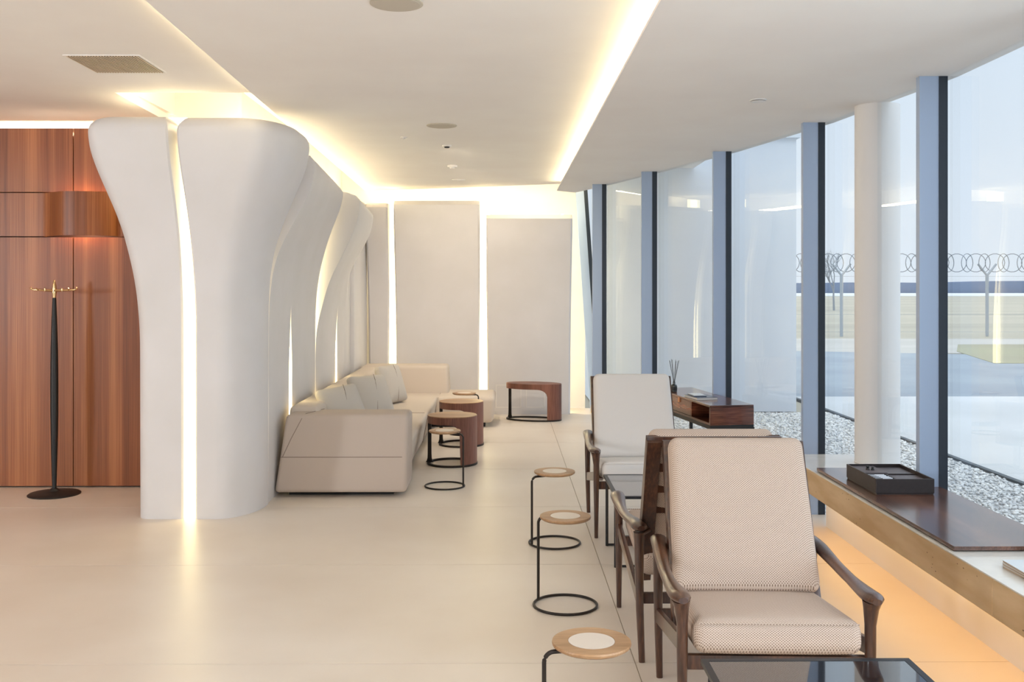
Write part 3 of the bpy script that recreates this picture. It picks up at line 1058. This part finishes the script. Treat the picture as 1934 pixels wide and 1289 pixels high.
# ================================================================== armchairs
def armchair(x, y, rz, fabric, label, lx):
    """faces local -Y; origin on the floor at its centre"""
    r = empty('armchair', (x, y, 0), rz)
    tag(r, label, 'armchair', 'walnut armchairs beside the window bench')
    W = M['chairwood']
    hx, hf, hr = 0.295, -0.335, 0.335
    for s in (-1, 1):
        # front leg swelling into the arm
        p = [(s * (hx - 0.0), hf + 0.005, 0.0), (s * hx, hf, 0.2), (s * hx, hf, 0.36), (s * hx, hf, 0.44), (s * (hx + 0.002), hf, 0.49), (s * (hx + 0.004), hf - 0.002, 0.515)]
        tube('leg', p, [(0.011, 0.011), (0.015, 0.016), (0.018, 0.019), (0.018, 0.02), (0.024, 0.026), (0.030, 0.034)], W, r, 12)
        # rear leg
        p = [(s * (hx - 0.012), hr + 0.02, 0.0), (s * (hx - 0.006), hr + 0.006, 0.2), (s * (hx - 0.004), hr, 0.36), (s * (hx - 0.004), hr - 0.004, 0.47), (s * (hx - 0.004), hr - 0.006, 0.515)]
        tube('leg', p, [(0.012, 0.014), (0.015, 0.019), (0.017, 0.022), (0.019, 0.022), (0.022, 0.028)], W, r, 12, section='box')
        # sculpted arm
        arm, rad = [], []
        for k in range(25):
            t = k / 24
            yy = hf - 0.055 + (hr - hf + 0.09) * t
            zz = 0.527 - 0.020 * math.sin(PI * min(1, max(0, (t - 0.04) / 0.8))) + 0.012 * t
            xx = hx + 0.004 + 0.016 * math.sin(PI * t) - 0.012 * t
            wv = 0.034 if t < 0.12 else 0.034 - 0.012 * min(1, (t - 0.12) / 0.25) + 0.012 * max(0, (t - 0.6) / 0.4)
            hv = 0.019 - 0.003 * math.sin(PI * t)
            endf = math.sqrt(max(0.02, 1 - (max(0, 0.09 - t) / 0.09) ** 2)) * math.sqrt(max(0.02, 1 - (max(0, t - 0.94) / 0.06) ** 2))
            arm.append((s * xx, yy, zz))
            rad.append((wv * (0.35 + 0.65 * endf), hv * (0.45 + 0.55 * endf)))
        tube('arm', arm, rad, W, r, 14)
        # side rail, rising to the front
        tube('side_rail', [(s * (hx - 0.004), hr, 0.245), (s * (hx - 0.002), hf, 0.372)], [(0.010, 0.027), (0.010, 0.027)], W, r, 8, section='box')
        # back posts
        tube('back_post', [(s * 0.240, 0.09, 0.27), (s * 0.240, 0.20, 0.50), (s * 0.240, 0.385, 0.90)], [(0.029, 0.030), (0.030, 0.033), (0.030, 0.028)], W, r, 8, section='box')
        tube('arm_bolt', [(s * 0.235, 0.225, 0.512), (s * 0.29, 0.30, 0.512)], 0.008, W, r, 8)
        tube('arm_bolt', [(s * 0.288, hr - 0.01, 0.500), (s * 0.235, hr - 0.10, 0.500)], 0.008, W, r, 8)
    tube('front_rail', [(-hx, hf + 0.012, 0.315), (hx, hf + 0.012, 0.315)], (0.024, 0.012), W, r, 8, section='box', up=(0, 1, 0))
    tube('rear_rail', [(-hx, hr - 0.005, 0.25), (hx, hr - 0.005, 0.25)], (0.022, 0.012), W, r, 8, section='box', up=(0, 1, 0))
    tube('top_rail', [(-0.268, 0.384, 0.888), (0.268, 0.384, 0.888)], (0.022, 0.011), W, r, 8, section='box', up=(0, 1, 0))
    for q in (0.25, 0.5, 0.75):
        yy, zz = 0.21 + 0.17 * q, 0.5 + 0.37 * q
        tube('back_slat', [(-0.23, yy, zz), (0.23, yy, zz)], (0.018, 0.007), W, r, 8, section='box', up=(0, 1, 0))
    seat = rounded('seat_cushion', (0.263, 0.285, 0.052), 0.036, fabric, r, 12, (0, 0, 0.010))
    seat.location = (0, -0.092, 0.375)
    seat.rotation_euler = (math.radians(-6.5), 0, 0)
    back = rounded('back_cushion', (0.258, 0.047, 0.285), 0.036, fabric, r, 12, (0, 0.010, 0), lambda v: Vector((v.x * (1.0 - 0.02 * v.z / 0.28), v.y, v.z)))
    back.location = (0, 0.228, 0.662)
    back.rotation_euler = (math.radians(-24), 0, 0)
    tube('seam', [(-0.250, -0.372, 0.452), (0.250, -0.372, 0.452)], 0.002, fabric, r, 6)
    return r


armchair(0.872, 3.470, math.radians(-2.0), M['weave'], 'nearest walnut armchair with beige basket-weave cushions, facing the camera', 0)
armchair(0.838, 4.345, PI, M['weave'], 'walnut armchair with basket-weave cushions seen from behind, back to back with the nearest one', 0)
armchair(0.852, 6.305, 0, M['linen'], 'walnut armchair with plain white linen cushions facing the camera beyond the table', 0)

# ================================================================== black glass tables
def glass_table(x0, x1, y0, y1, z, label, shelf=False):
    r = empty('glass_table', ((x0 + x1) / 2, (y0 + y1) / 2, 0))
    tag(r, label, 'coffee table', 'low black glass tables between the armchairs')
    hx, hy = (x1 - x0) / 2, (y1 - y0) / 2
    fw = 0.020
    bm = bmesh.new()
    for (a0, a1, b0, b1) in ((-hx, hx, -hy, -hy + fw), (-hx, hx, hy - fw, hy), (-hx, -hx + fw, -hy + fw, hy - fw), (hx - fw, hx, -hy + fw, hy - fw)):
        add_box(bm, a0, a1, b0, b1, z - 0.014, z)
    bm_obj('frame', bm, M['frameblack'], r)
    box('glass_top', -hx + fw, hx - fw, -hy + fw, hy - fw, z - 0.012, z - 0.001, M['glassblack'], r)
    for sx in (-1, 1):
        for sy in (-1, 1):
            tube('leg', [(sx * (hx - 0.012), sy * (hy - 0.09), 0.0), (sx * (hx - 0.012), sy * (hy - 0.09), z - 0.012)], 0.0085, M['frameblack'], r, 4, section='box')
    for sy in (-1, 1):
        tube('foot_rail', [(-hx + 0.012, sy * (hy - 0.09), 0.007), (hx - 0.012, sy * (hy - 0.09), 0.007)], 0.007, M['frameblack'], r, 4, section='box')
    if shelf:
        box('shelf', -hx + 0.165, hx - 0.05, -0.06, 0.14, 0.19, 0.20, M['frameblack'], r)
    return r


glass_table(0.59, 1.20, 5.25, 5.88, 0.40, 'low black glass table between the white armchair and the turned-away one', True)
glass_table(0.585, 1.205, 2.25, 2.95, 0.40, 'low black glass table in front of the nearest armchair, cut off by the lower edge')

# ================================================================== walnut console by the window
desk = tag(empty('console_desk', (1.497, 7.20, 0), math.radians(9.3)), 'glossy walnut console with open niche and drawer, by the glazing', 'desk')
D0, DL, DW = 0.0, 1.30, 0.335
W = M['walnut_desk']
zb, zt = 0.505, 0.65
box('top', 0, DW, D0, DL, zt - 0.016, zt, W, desk, 0.002, 1)
box('bottom', 0, DW, D0, DL, zb, zb + 0.016, W, desk)
box('side', 0, DW, D0, D0 + 0.018, zb + 0.016, zt - 0.016, W, desk)
box('side', 0, DW, DL - 0.018, DL, zb + 0.016, zt - 0.016, W, desk)
box('back', DW - 0.015, DW, D0 + 0.018, DL - 0.018, zb + 0.016, zt - 0.016, W, desk)
box('divider', 0.004, DW - 0.015, 0.40, 0.418, zb + 0.016, zt - 0.016, W, desk)
dr = box('drawer', 0.003, DW - 0.02, 0.42, 0.90, zb + 0.018, zt - 0.018, W, desk)
box('pull_tab', -0.006, 0.004, 0.655, 0.685, zt - 0.05, zt - 0.012, M['tan_leather'], dr)
box('drawer', 0.003, DW - 0.02, 0.905, DL - 0.02, zb + 0.018, zt - 0.018, W, desk)
bm = bmesh.new()
for a in ((0.0, 0.022, 0, DL), (DW - 0.022, DW, 0, DL), (0.022, DW - 0.022, 0, 0.022), (0.022, DW - 0.022, DL - 0.022, DL)):
    add_box(bm, *a, zb - 0.03, zb)
bm_obj('base_frame', bm, M['black'], desk)
for lx_, ly_ in ((0.012, 0.012), (DW - 0.008, 0.012), (0.012, DL - 0.012), (DW - 0.012, DL - 0.012), (DW * 0.5, 0.45)):
    tube('leg', [(lx_, ly_, 0.0), (lx_, ly_, zb - 0.02)], [0.009, 0.014], M['black'], desk, 8, section='box')


def dloc(a, b, z):
    c, s = math.cos(math.radians(9.3)), math.sin(math.radians(9.3))
    return (1.497 + a * c - b * s, 7.20 + a * s + b * c, z)


mg = tag(empty('magazine', dloc(0.105, 0.47, 0.65), math.radians(12)), 'thick dark-covered magazine lying on the walnut console', 'magazine')
box('pages', -0.083, 0.083, -0.123, 0.123, 0.001, 0.017, M['paper'], mg)
box('cover', -0.085, 0.085, -0.125, 0.125, 0.017, 0.019, M['cover_dark'], mg)
bk = tag(empty('booklet', dloc(0.085, 0.50, 0.669), math.radians(6)), 'small pale booklet on top of the magazine on the console', 'booklet')
box('cover', -0.05, 0.05, -0.085, 0.085, 0.0, 0.006, M['cover_dark'], bk)
box('pages', -0.047, 0.047, -0.082, 0.082, 0.006, 0.009, M['cover_pale'], bk)
dif = tag(empty('reed_diffuser', dloc(0.055, 0.95, 0.65)), 'dark reed diffuser bottle with thin black sticks on the console', 'diffuser')
lathe('bottle', [(0.0, 0.0), (0.022, 0.0), (0.025, 0.004), (0.025, 0.050), (0.021, 0.060), (0.011, 0.066), (0.010, 0.082), (0.012, 0.084), (0.0, 0.084)], new_mat('dark_bottle', lin(30, 36, 34), 0.12, coat=0.6), dif, 24)
lathe('label_band', [(0.0253, 0.014), (0.0255, 0.016), (0.0255, 0.042), (0.0253, 0.044)], M['black'], dif, 24)
for k in range(8):
    a = k / 8 * 2 * PI + 0.3
    rr = 0.036 + 0.012 * (k % 3) / 2
    tube('reed', [(0.004 * math.cos(a + PI), 0.004 * math.sin(a + PI), 0.03), (0.006 * math.cos(a), 0.006 * math.sin(a), 0.09), (rr * math.cos(a), rr * math.sin(a), 0.255 + 0.006 * (k % 3))], 0.0016, M['black'], dif, 5)

# ================================================================== things on the bench
board = tag(empty('walnut_board', (0, 0, 0.45)), 'long thin walnut board lying on the window bench', 'board')
prismo = prism('plank', [(1.795, 3.95), (2.262, 3.95), (2.262, 5.55), (2.10, 5.69), (1.795, 5.69)], 0.005, 0.021, M['walnut_board'], board)
for yy in (4.2, 5.3):
    box('foot_pad', 1.84, 2.2, yy, yy + 0.02, 0.0, 0.005, M['black'], board)

tray = tag(empty('organiser_tray', (2.003, 5.16, 0.471)), 'shallow dark leather desk tray with four compartments on the board', 'tray')
tw, tl, th, tt = 0.146, 0.215, 0.078, 0.007
for nm, a in (('side', (-tw, tw, -tl, -tl + tt)), ('side', (-tw, tw, tl - tt, tl)), ('side', (-tw, -tw + tt, -tl + tt, tl - tt)), ('side', (tw - tt, tw, -tl + tt, tl - tt))):
    box(nm, *a, 0.006, th, M['blacksoft'], tray, 0.0015, 1)
box('base', -tw + 0.004, tw - 0.004, -tl + 0.004, tl - 0.004, 0.0, 0.012, M['blacksoft'], tray)
box('divider', -0.02, -0.012, -tl + tt, 0.0, 0.012, 0.064, M['blacksoft'], tray)
box('divider', -tw + tt, tw - tt, 0.0, 0.007, 0.012, 0.064, M['blacksoft'], tray)
box('lid', -tw + tt, -0.004, 0.008, tl - tt, 0.060, 0.068, M['greyleather'], tray)
box('lining', -0.002, tw - tt, 0.010, tl - tt, 0.012, 0.060, M['greyleather'], tray)
box('lining', -0.011, tw - tt, -tl + tt, -0.001, 0.012, 0.058, M['greyleather'], tray)
lathe('lid_knob', [(0.0, 0.0), (0.010, 0.0), (0.009, 0.006), (0.006, 0.010), (0.009, 0.016), (0.008, 0.021), (0.0, 0.023)], M['black'], tray, 16, (-0.075, 0.095, 0.068))
lathe('lid_knob', [(0.0, 0.0), (0.009, 0.0), (0.008, 0.006), (0.005, 0.010), (0.008, 0.014), (0.0, 0.018)], M['black'], tray, 16, (-0.052, 0.085, 0.068))
for k in range(5):
    o = empty('sachet', (2.003 - 0.084 + 0.001 * k, 5.16 - 0.040 - 0.026 * k, 0.471 + 0.050 + 0.0005 * k))
    o.rotation_euler = (math.radians(-52), 0, math.radians(4 * math.sin(k * 2.1)))
    rounded('wrapper', (0.052, 0.002, 0.024), 0.0018, M['silver'], o, 4)
    box('print_band', -0.048, 0.0, -0.0026, -0.0021, 0.004, 0.020, M['cover_dark'] if k % 2 else M['black'], o)
    tag(o, 'silver wrapped sachet standing in the tray compartment, number %s from the front' % ['five', 'four', 'three', 'two', 'one'][k], 'sachet', 'silver sachets in the tray')

st = [('lowest brochure of the stack at the right end of the bench', 0.45), ('middle brochure of the stack at the right end of the bench', 0.459), ('top pale brochure of the stack at the right end of the bench', 0.468)]
for k, (lb, z) in enumerate(st):
    o = tag(empty('brochure', (2.025, 3.62 + 0.002 * k, z), math.radians(2 - 2 * k)), lb, 'brochure', 'brochures stacked on the bench')
    box('pages', -0.148, 0.148, -0.105, 0.105, 0.0005, 0.0075, M['papertan'], o)
    box('cover', -0.15, 0.15, -0.107, 0.107, 0.0075, 0.009, M['cover_pale'] if k == 2 else M['paper'], o)

# ================================================================== coat stand with aeroplane finial
cs = tag(empty('coat_stand', (-3.268, 7.27, 0)), 'slim black coat stand topped by a brass aeroplane, before the wood wall', 'coat stand')
lathe('base', [(0.0, 0.0), (0.180, 0.0), (0.181, 0.006), (0.172, 0.012), (0.10, 0.020), (0.04, 0.028), (0.022, 0.045), (0.0, 0.045)], M['black'], cs, 56)
lathe('pole', [(0.014, 0.03), (0.017, 0.12), (0.023, 0.35), (0.027, 0.60), (0.0275, 0.80), (0.025, 1.05), (0.019, 1.28), (0.013, 1.43), (0.0, 1.435)], M['black'], cs, 28)
fin = lathe('aeroplane_body', [(0.0, 1.43), (0.012, 1.432), (0.016, 1.465), (0.0165, 1.49), (0.013, 1.525), (0.007, 1.553), (0.0, 1.566)], M['gold'], cs, 24)
for s in (-1, 1):
    wing = [(s * 0.008, 0.0, 1.484), (s * 0.06, -0.002, 1.486), (s * 0.12, -0.004, 1.489), (s * 0.150, -0.004, 1.490), (s * 0.163, -0.008, 1.497), (s * 0.168, -0.014, 1.506)]
    tube('wing', wing, [(0.020, 0.010), (0.017, 0.009), (0.013, 0.008), (0.010, 0.008), (0.007, 0.008), (0.006, 0.006)], M['gold'], fin, 10)
    tube('hook', [(s * 0.105, -0.006, 1.488), (s * 0.112, -0.026, 1.490), (s * 0.118, -0.032, 1.502)], [0.004, 0.004, 0.005], M['gold'], fin, 8)
    lathe('engine', [(0.0, -0.012), (0.006, -0.010), (0.008, 0.0), (0.006, 0.014), (0.0, 0.018)], M['gold'], fin, 12, (s * 0.062, -0.014, 1.488))

# ================================================================== ceiling fittings
def disc(name, x, y, z, r, h, mat, label, cat, extra=None):
    o = tag(empty(name, (x, y, z)), label, cat)
    lathe('rim', [(0.0, 0.0), (r, 0.0), (r, -h * 0.6), (r * 0.96, -h), (0.0, -h)], mat, o, 40)
    if extra:
        extra(o)
    return o


disc('ceiling_speaker', -0.455, 7.33, Z_SLAB, 0.112, 0.006, M['speaker'], 'round flush ceiling speaker in the middle of the centre ceiling', 'speaker',
     lambda o: lathe('grille', [(0.0, -0.006), (0.098, -0.006), (0.098, -0.0075), (0.0, -0.0075)], M['speaker'], o, 40))
disc('ceiling_speaker', -0.45, 4.19, Z_SLAB, 0.112, 0.006, M['speaker'], 'round flush ceiling speaker cut off by the top edge of the picture', 'speaker',
     lambda o: lathe('grille', [(0.0, -0.006), (0.098, -0.006), (0.098, -0.0075), (0.0, -0.0075)], M['speaker'], o, 40))
disc('downlight', -0.475, 8.35, Z_SLAB, 0.040, 0.012, M['white'], 'small ceiling downlight with a dark lens', 'downlight',
     lambda o: lathe('lens', [(0.0, -0.012), (0.024, -0.012), (0.020, -0.022), (0.0, -0.024)], M['black'], o, 24))
disc('smoke_detector', -0.50, 9.72, Z_SLAB, 0.050, 0.018, M['white'], 'small white smoke detector beyond the downlight', 'detector',
     lambda o: lathe('sensor', [(0.0, -0.018), (0.028, -0.018), (0.022, -0.03), (0.0, -0.032)], M['white'], o, 24))
disc('sprinkler', -0.79, 7.9, Z_SLAB, 0.026, 0.006, M['white'], 'tiny white sprinkler rose left of the ceiling speaker', 'sprinkler',
     lambda o: lathe('head', [(0.0, -0.006), (0.010, -0.006), (0.012, -0.014), (0.0, -0.016)], M['white'], o, 16))
disc('access_cover', -0.50, 11.0, Z_SLAB, 0.075, 0.006, M['white'], 'faint white ceiling cover plate close to the back wall', 'cover plate',
     lambda o: lathe('plate', [(0.0, -0.006), (0.06, -0.006), (0.058, -0.009), (0.0, -0.009)], M['white'], o, 32))
disc('soffit_sprinkler', 1.485, 5.79, Z_SOF, 0.048, 0.006, M['white'], 'white sprinkler cover on the soffit above the armchairs', 'sprinkler',
     lambda o: lathe('plate', [(0.0, -0.010), (0.040, -0.010), (0.040, -0.013), (0.0, -0.013)], M['white'], o, 32))

vent = tag(empty('air_vent', (-2.17, 5.60, Z_LEFT)), 'square slatted air vent in the left ceiling', 'air vent')
va, vb = 0.195, 0.205
box('backing', -va, va, -vb, vb, -0.002, 0.0, M['grille_dark'], vent)
bm = bmesh.new()
for a in ((-va - 0.012, va + 0.012, -vb - 0.012, -vb), (-va - 0.012, va + 0.012, vb, vb + 0.012), (-va - 0.012, -va, -vb, vb), (va, va + 0.012, -vb, vb)):
    add_box(bm, *a, -0.004, 0.0)
bm_obj('frame', bm, M['ceiling'], vent)
bm = bmesh.new()
add_box(bm, -0.0030, 0.0030, -vb, vb, -0.008, 0.0)
s0 = bm_obj('slat', bm, M['grille'], vent)
NS = 26
for k in range(NS):
    o = s0 if k == 0 else s0.copy()
    if k:
        COL.objects.link(o)
        o.parent = vent
    o.location = (-va + (k + 0.5) * 2 * va / NS, 0, 0)

# ================================================================== outdoors
GZ = -0.06
struct(prism('ground_gravel', [(0.9, 12.6), (1.0, 10.5), (1.4, 9.4), (1.8, 8.0), (2.1, 6.6), (2.28, 5.1), (2.28, -8), (4.12, -8), (4.12, 12.6)], GZ - 0.1, GZ - 0.012, M['gravelbase']))
struct(box('trim_3', 4.12, 4.17, -8, 40, GZ - 0.1, GZ + 0.01, M['kerb']))
struct(box('ground_concrete', 4.17, 60, -8, 14.3, GZ - 0.1, GZ, M['concrete']))
struct(prism('ground_asphalt', [(4.17, 14.3), (60, 14.3), (60, 21.5), (24, 20.5), (17, 21.5), (11, 23.5), (8, 24.5), (4.17, 26)], GZ - 0.1, GZ - 0.002, M['asphalt']))
struct(prism('ground_verge', [(10.2, 20.6), (60, 20.0), (60, 27.5), (12.6, 27.5), (11.2, 24.5)], GZ - 0.05, GZ + 0.006, M['field2']))
struct(prism('ground_road', [(4.17, 24.0), (60, 23.2), (60, 29.5), (4.17, 31)], GZ - 0.1, GZ - 0.003, M['road']))
struct(box('ground_field', -300, 400, 12.6, 330, GZ - 0.3, GZ - 0.03, M['field']))
struct(box('ground_runway', -300, 400, 200, 330, GZ - 0.2, GZ - 0.01, M['runway']))
# far wooded ridge
prof = []
for k in range(120):
    x = -200 + k * 6.0
    prof.append((x, 3.7 + 0.35 * math.sin(k * 0.21) + 0.15 * math.sin(k * 0.83 + 1)))
vs, fs = [], []
for x, h in prof:
    vs += [(x, 330, -0.5), (x, 330, h), (x, 350, h * 1.02), (x, 350, -0.5)]
for i in range(len(prof) - 1):
    for k in range(3):
        fs.append((i * 4 + k, (i + 1) * 4 + k, (i + 1) * 4 + k + 1, i * 4 + k + 1))
tag(mesh_obj('horizon_ridge', vs, fs, M['ridge'], None, True), 'long blue-grey wooded ridge along the far horizon', 'ridge')

# wing of the building closing the view on the left
struct(prism('wall_exterior', [(1.20, 12.55), (3.70, 12.55), (3.70, 16), (1.20, 16)], GZ, 3.40, M['exterior']))
ecap = box('coping', 1.15, 3.74, 12.50, 16.0, 3.40, 3.46, M['exterior'], bpy.data.objects['wall_exterior'])

# gravel stones
ico = bmesh.new()
bmesh.ops.create_icosphere(ico, subdivisions=1, radius=1.0)
bv = np.array([v.co[:] for v in ico.verts])
bf = np.array([[v.index for v in f.verts] for f in ico.faces])
ico.free()


def in_gravel(x, y):
    xf = np.interp(y, [p[1] for p in FAC] + [12.5], [p[0] for p in FAC] + [1.2])
    return (x > xf + 0.05) & (x < 4.10)


NST = 24000
cand_x = rng.uniform(1.0, 4.1, NST * 2)
cand_y = 4.2 + (12.5 - 4.2) * rng.uniform(0, 1, NST * 2)
ok = in_gravel(cand_x, cand_y)
cx, cy = cand_x[ok][:NST], cand_y[ok][:NST]
ns = len(cx)
size = rng.uniform(0.007, 0.018, ns)
V = np.zeros((ns, len(bv), 3))
for i in range(3):
    V[:, :, i] = bv[None, :, i] * (size * rng.uniform(0.7, 1.3, ns))[:, None]
V[:, :, 2] *= 0.7
V += rng.uniform(-0.003, 0.003, V.shape)
V[:, :, 0] += cx[:, None]
V[:, :, 1] += cy[:, None]
V[:, :, 2] += (GZ - 0.012 + size * 0.45)[:, None]
Fc = (bf[None, :, :] + (np.arange(ns) * len(bv))[:, None, None]).reshape(-1, 3)
me = bpy.data.meshes.new('gravel')
me.vertices.add(ns * len(bv))
me.vertices.foreach_set('co', V.reshape(-1))
me.loops.add(len(Fc) * 3)
me.loops.foreach_set('vertex_index', Fc.reshape(-1).astype(np.int32))
me.polygons.add(len(Fc))
me.polygons.foreach_set('loop_start', np.arange(0, len(Fc) * 3, 3, dtype=np.int32))
me.update()
me.validate()
gv = link('gravel', me, M['stone'])
gv['kind'] = 'stuff'
tag(gv, 'pale grey gravel bed outside along the glazing', 'gravel')

# perimeter fence
FY = 32.6
fence = tag(empty('perimeter_fence', (11.1, FY, GZ)), 'airfield fence with forked galvanised posts and coiled razor wire', 'fence')
for x in (-9.5, -4.75, 0.0, 4.8, 9.5):
    p = tube('post', [(x, 0, -0.02), (x, 0, 2.02)], 0.055, M['galv'], fence, 8)
    for s in (-1, 1):
        tube('fork_arm', [(x, 0, 1.98), (x + s * 0.30, 0, 2.36)], 0.035, M['galv'], p, 6)
cv, cf = [], []
for k in range(64):
    xc = -9.6 + k * 0.305
    tilt = 0.5 if k % 2 else -0.5
    rg = [(xc + 0.29 * math.cos(a) * math.cos(tilt), 0.29 * math.cos(a) * math.sin(tilt) + 0.04 * (k % 3 - 1), 2.40 + 0.30 * math.sin(a)) for a in np.linspace(0, 2 * PI, 18, endpoint=False)]
    v_, f_ = sweep(rg, 0.012, 4, True, None, (0.3, 1, 0.2))
    o_ = len(cv)
    cv.extend(v_)
    cf.extend([tuple(i + o_ for i in f) for f in f_])
mesh_obj('razor_wire', cv, cf, M['wire'], fence)
for z in (0.12, 0.7, 1.3, 1.95):
    box('wire', -9.5, 9.5, -0.004, 0.004, z, z + 0.008, M['galv'], fence)

# bare tree far beyond the fence
tree = tag(empty('bare_tree', (23.3, 70, GZ)), 'bare winter tree far off beside the mullion left of the column', 'tree')
tvs, tfs = [], []


def branch(p, d, ln, r, lev):
    q = p + d * ln
    v_, f_ = sweep([p, (p + q) / 2 + Vector((random.uniform(-.05, .05), 0, 0)) * ln, q], [r, r * 0.8, r * 0.6], 5)
    o_ = len(tvs)
    tvs.extend(v_)
    tfs.extend([tuple(i + o_ for i in f) for f in f_])
    if lev:
        for k in range(4):
            dd = (d + Vector((random.uniform(-.7, .7), random.uniform(-.5, .5), random.uniform(-.1, .5)))).normalized()
            branch(p + d * ln * random.uniform(0.5, 1.0), dd, ln * random.uniform(0.5, 0.75), r * 0.5, lev - 1)


branch(Vector((0, 0, 0)), Vector((0, 0, 1)), 2.0, 0.08, 4)
mesh_obj('branches', tvs, tfs, M['twig'], tree)
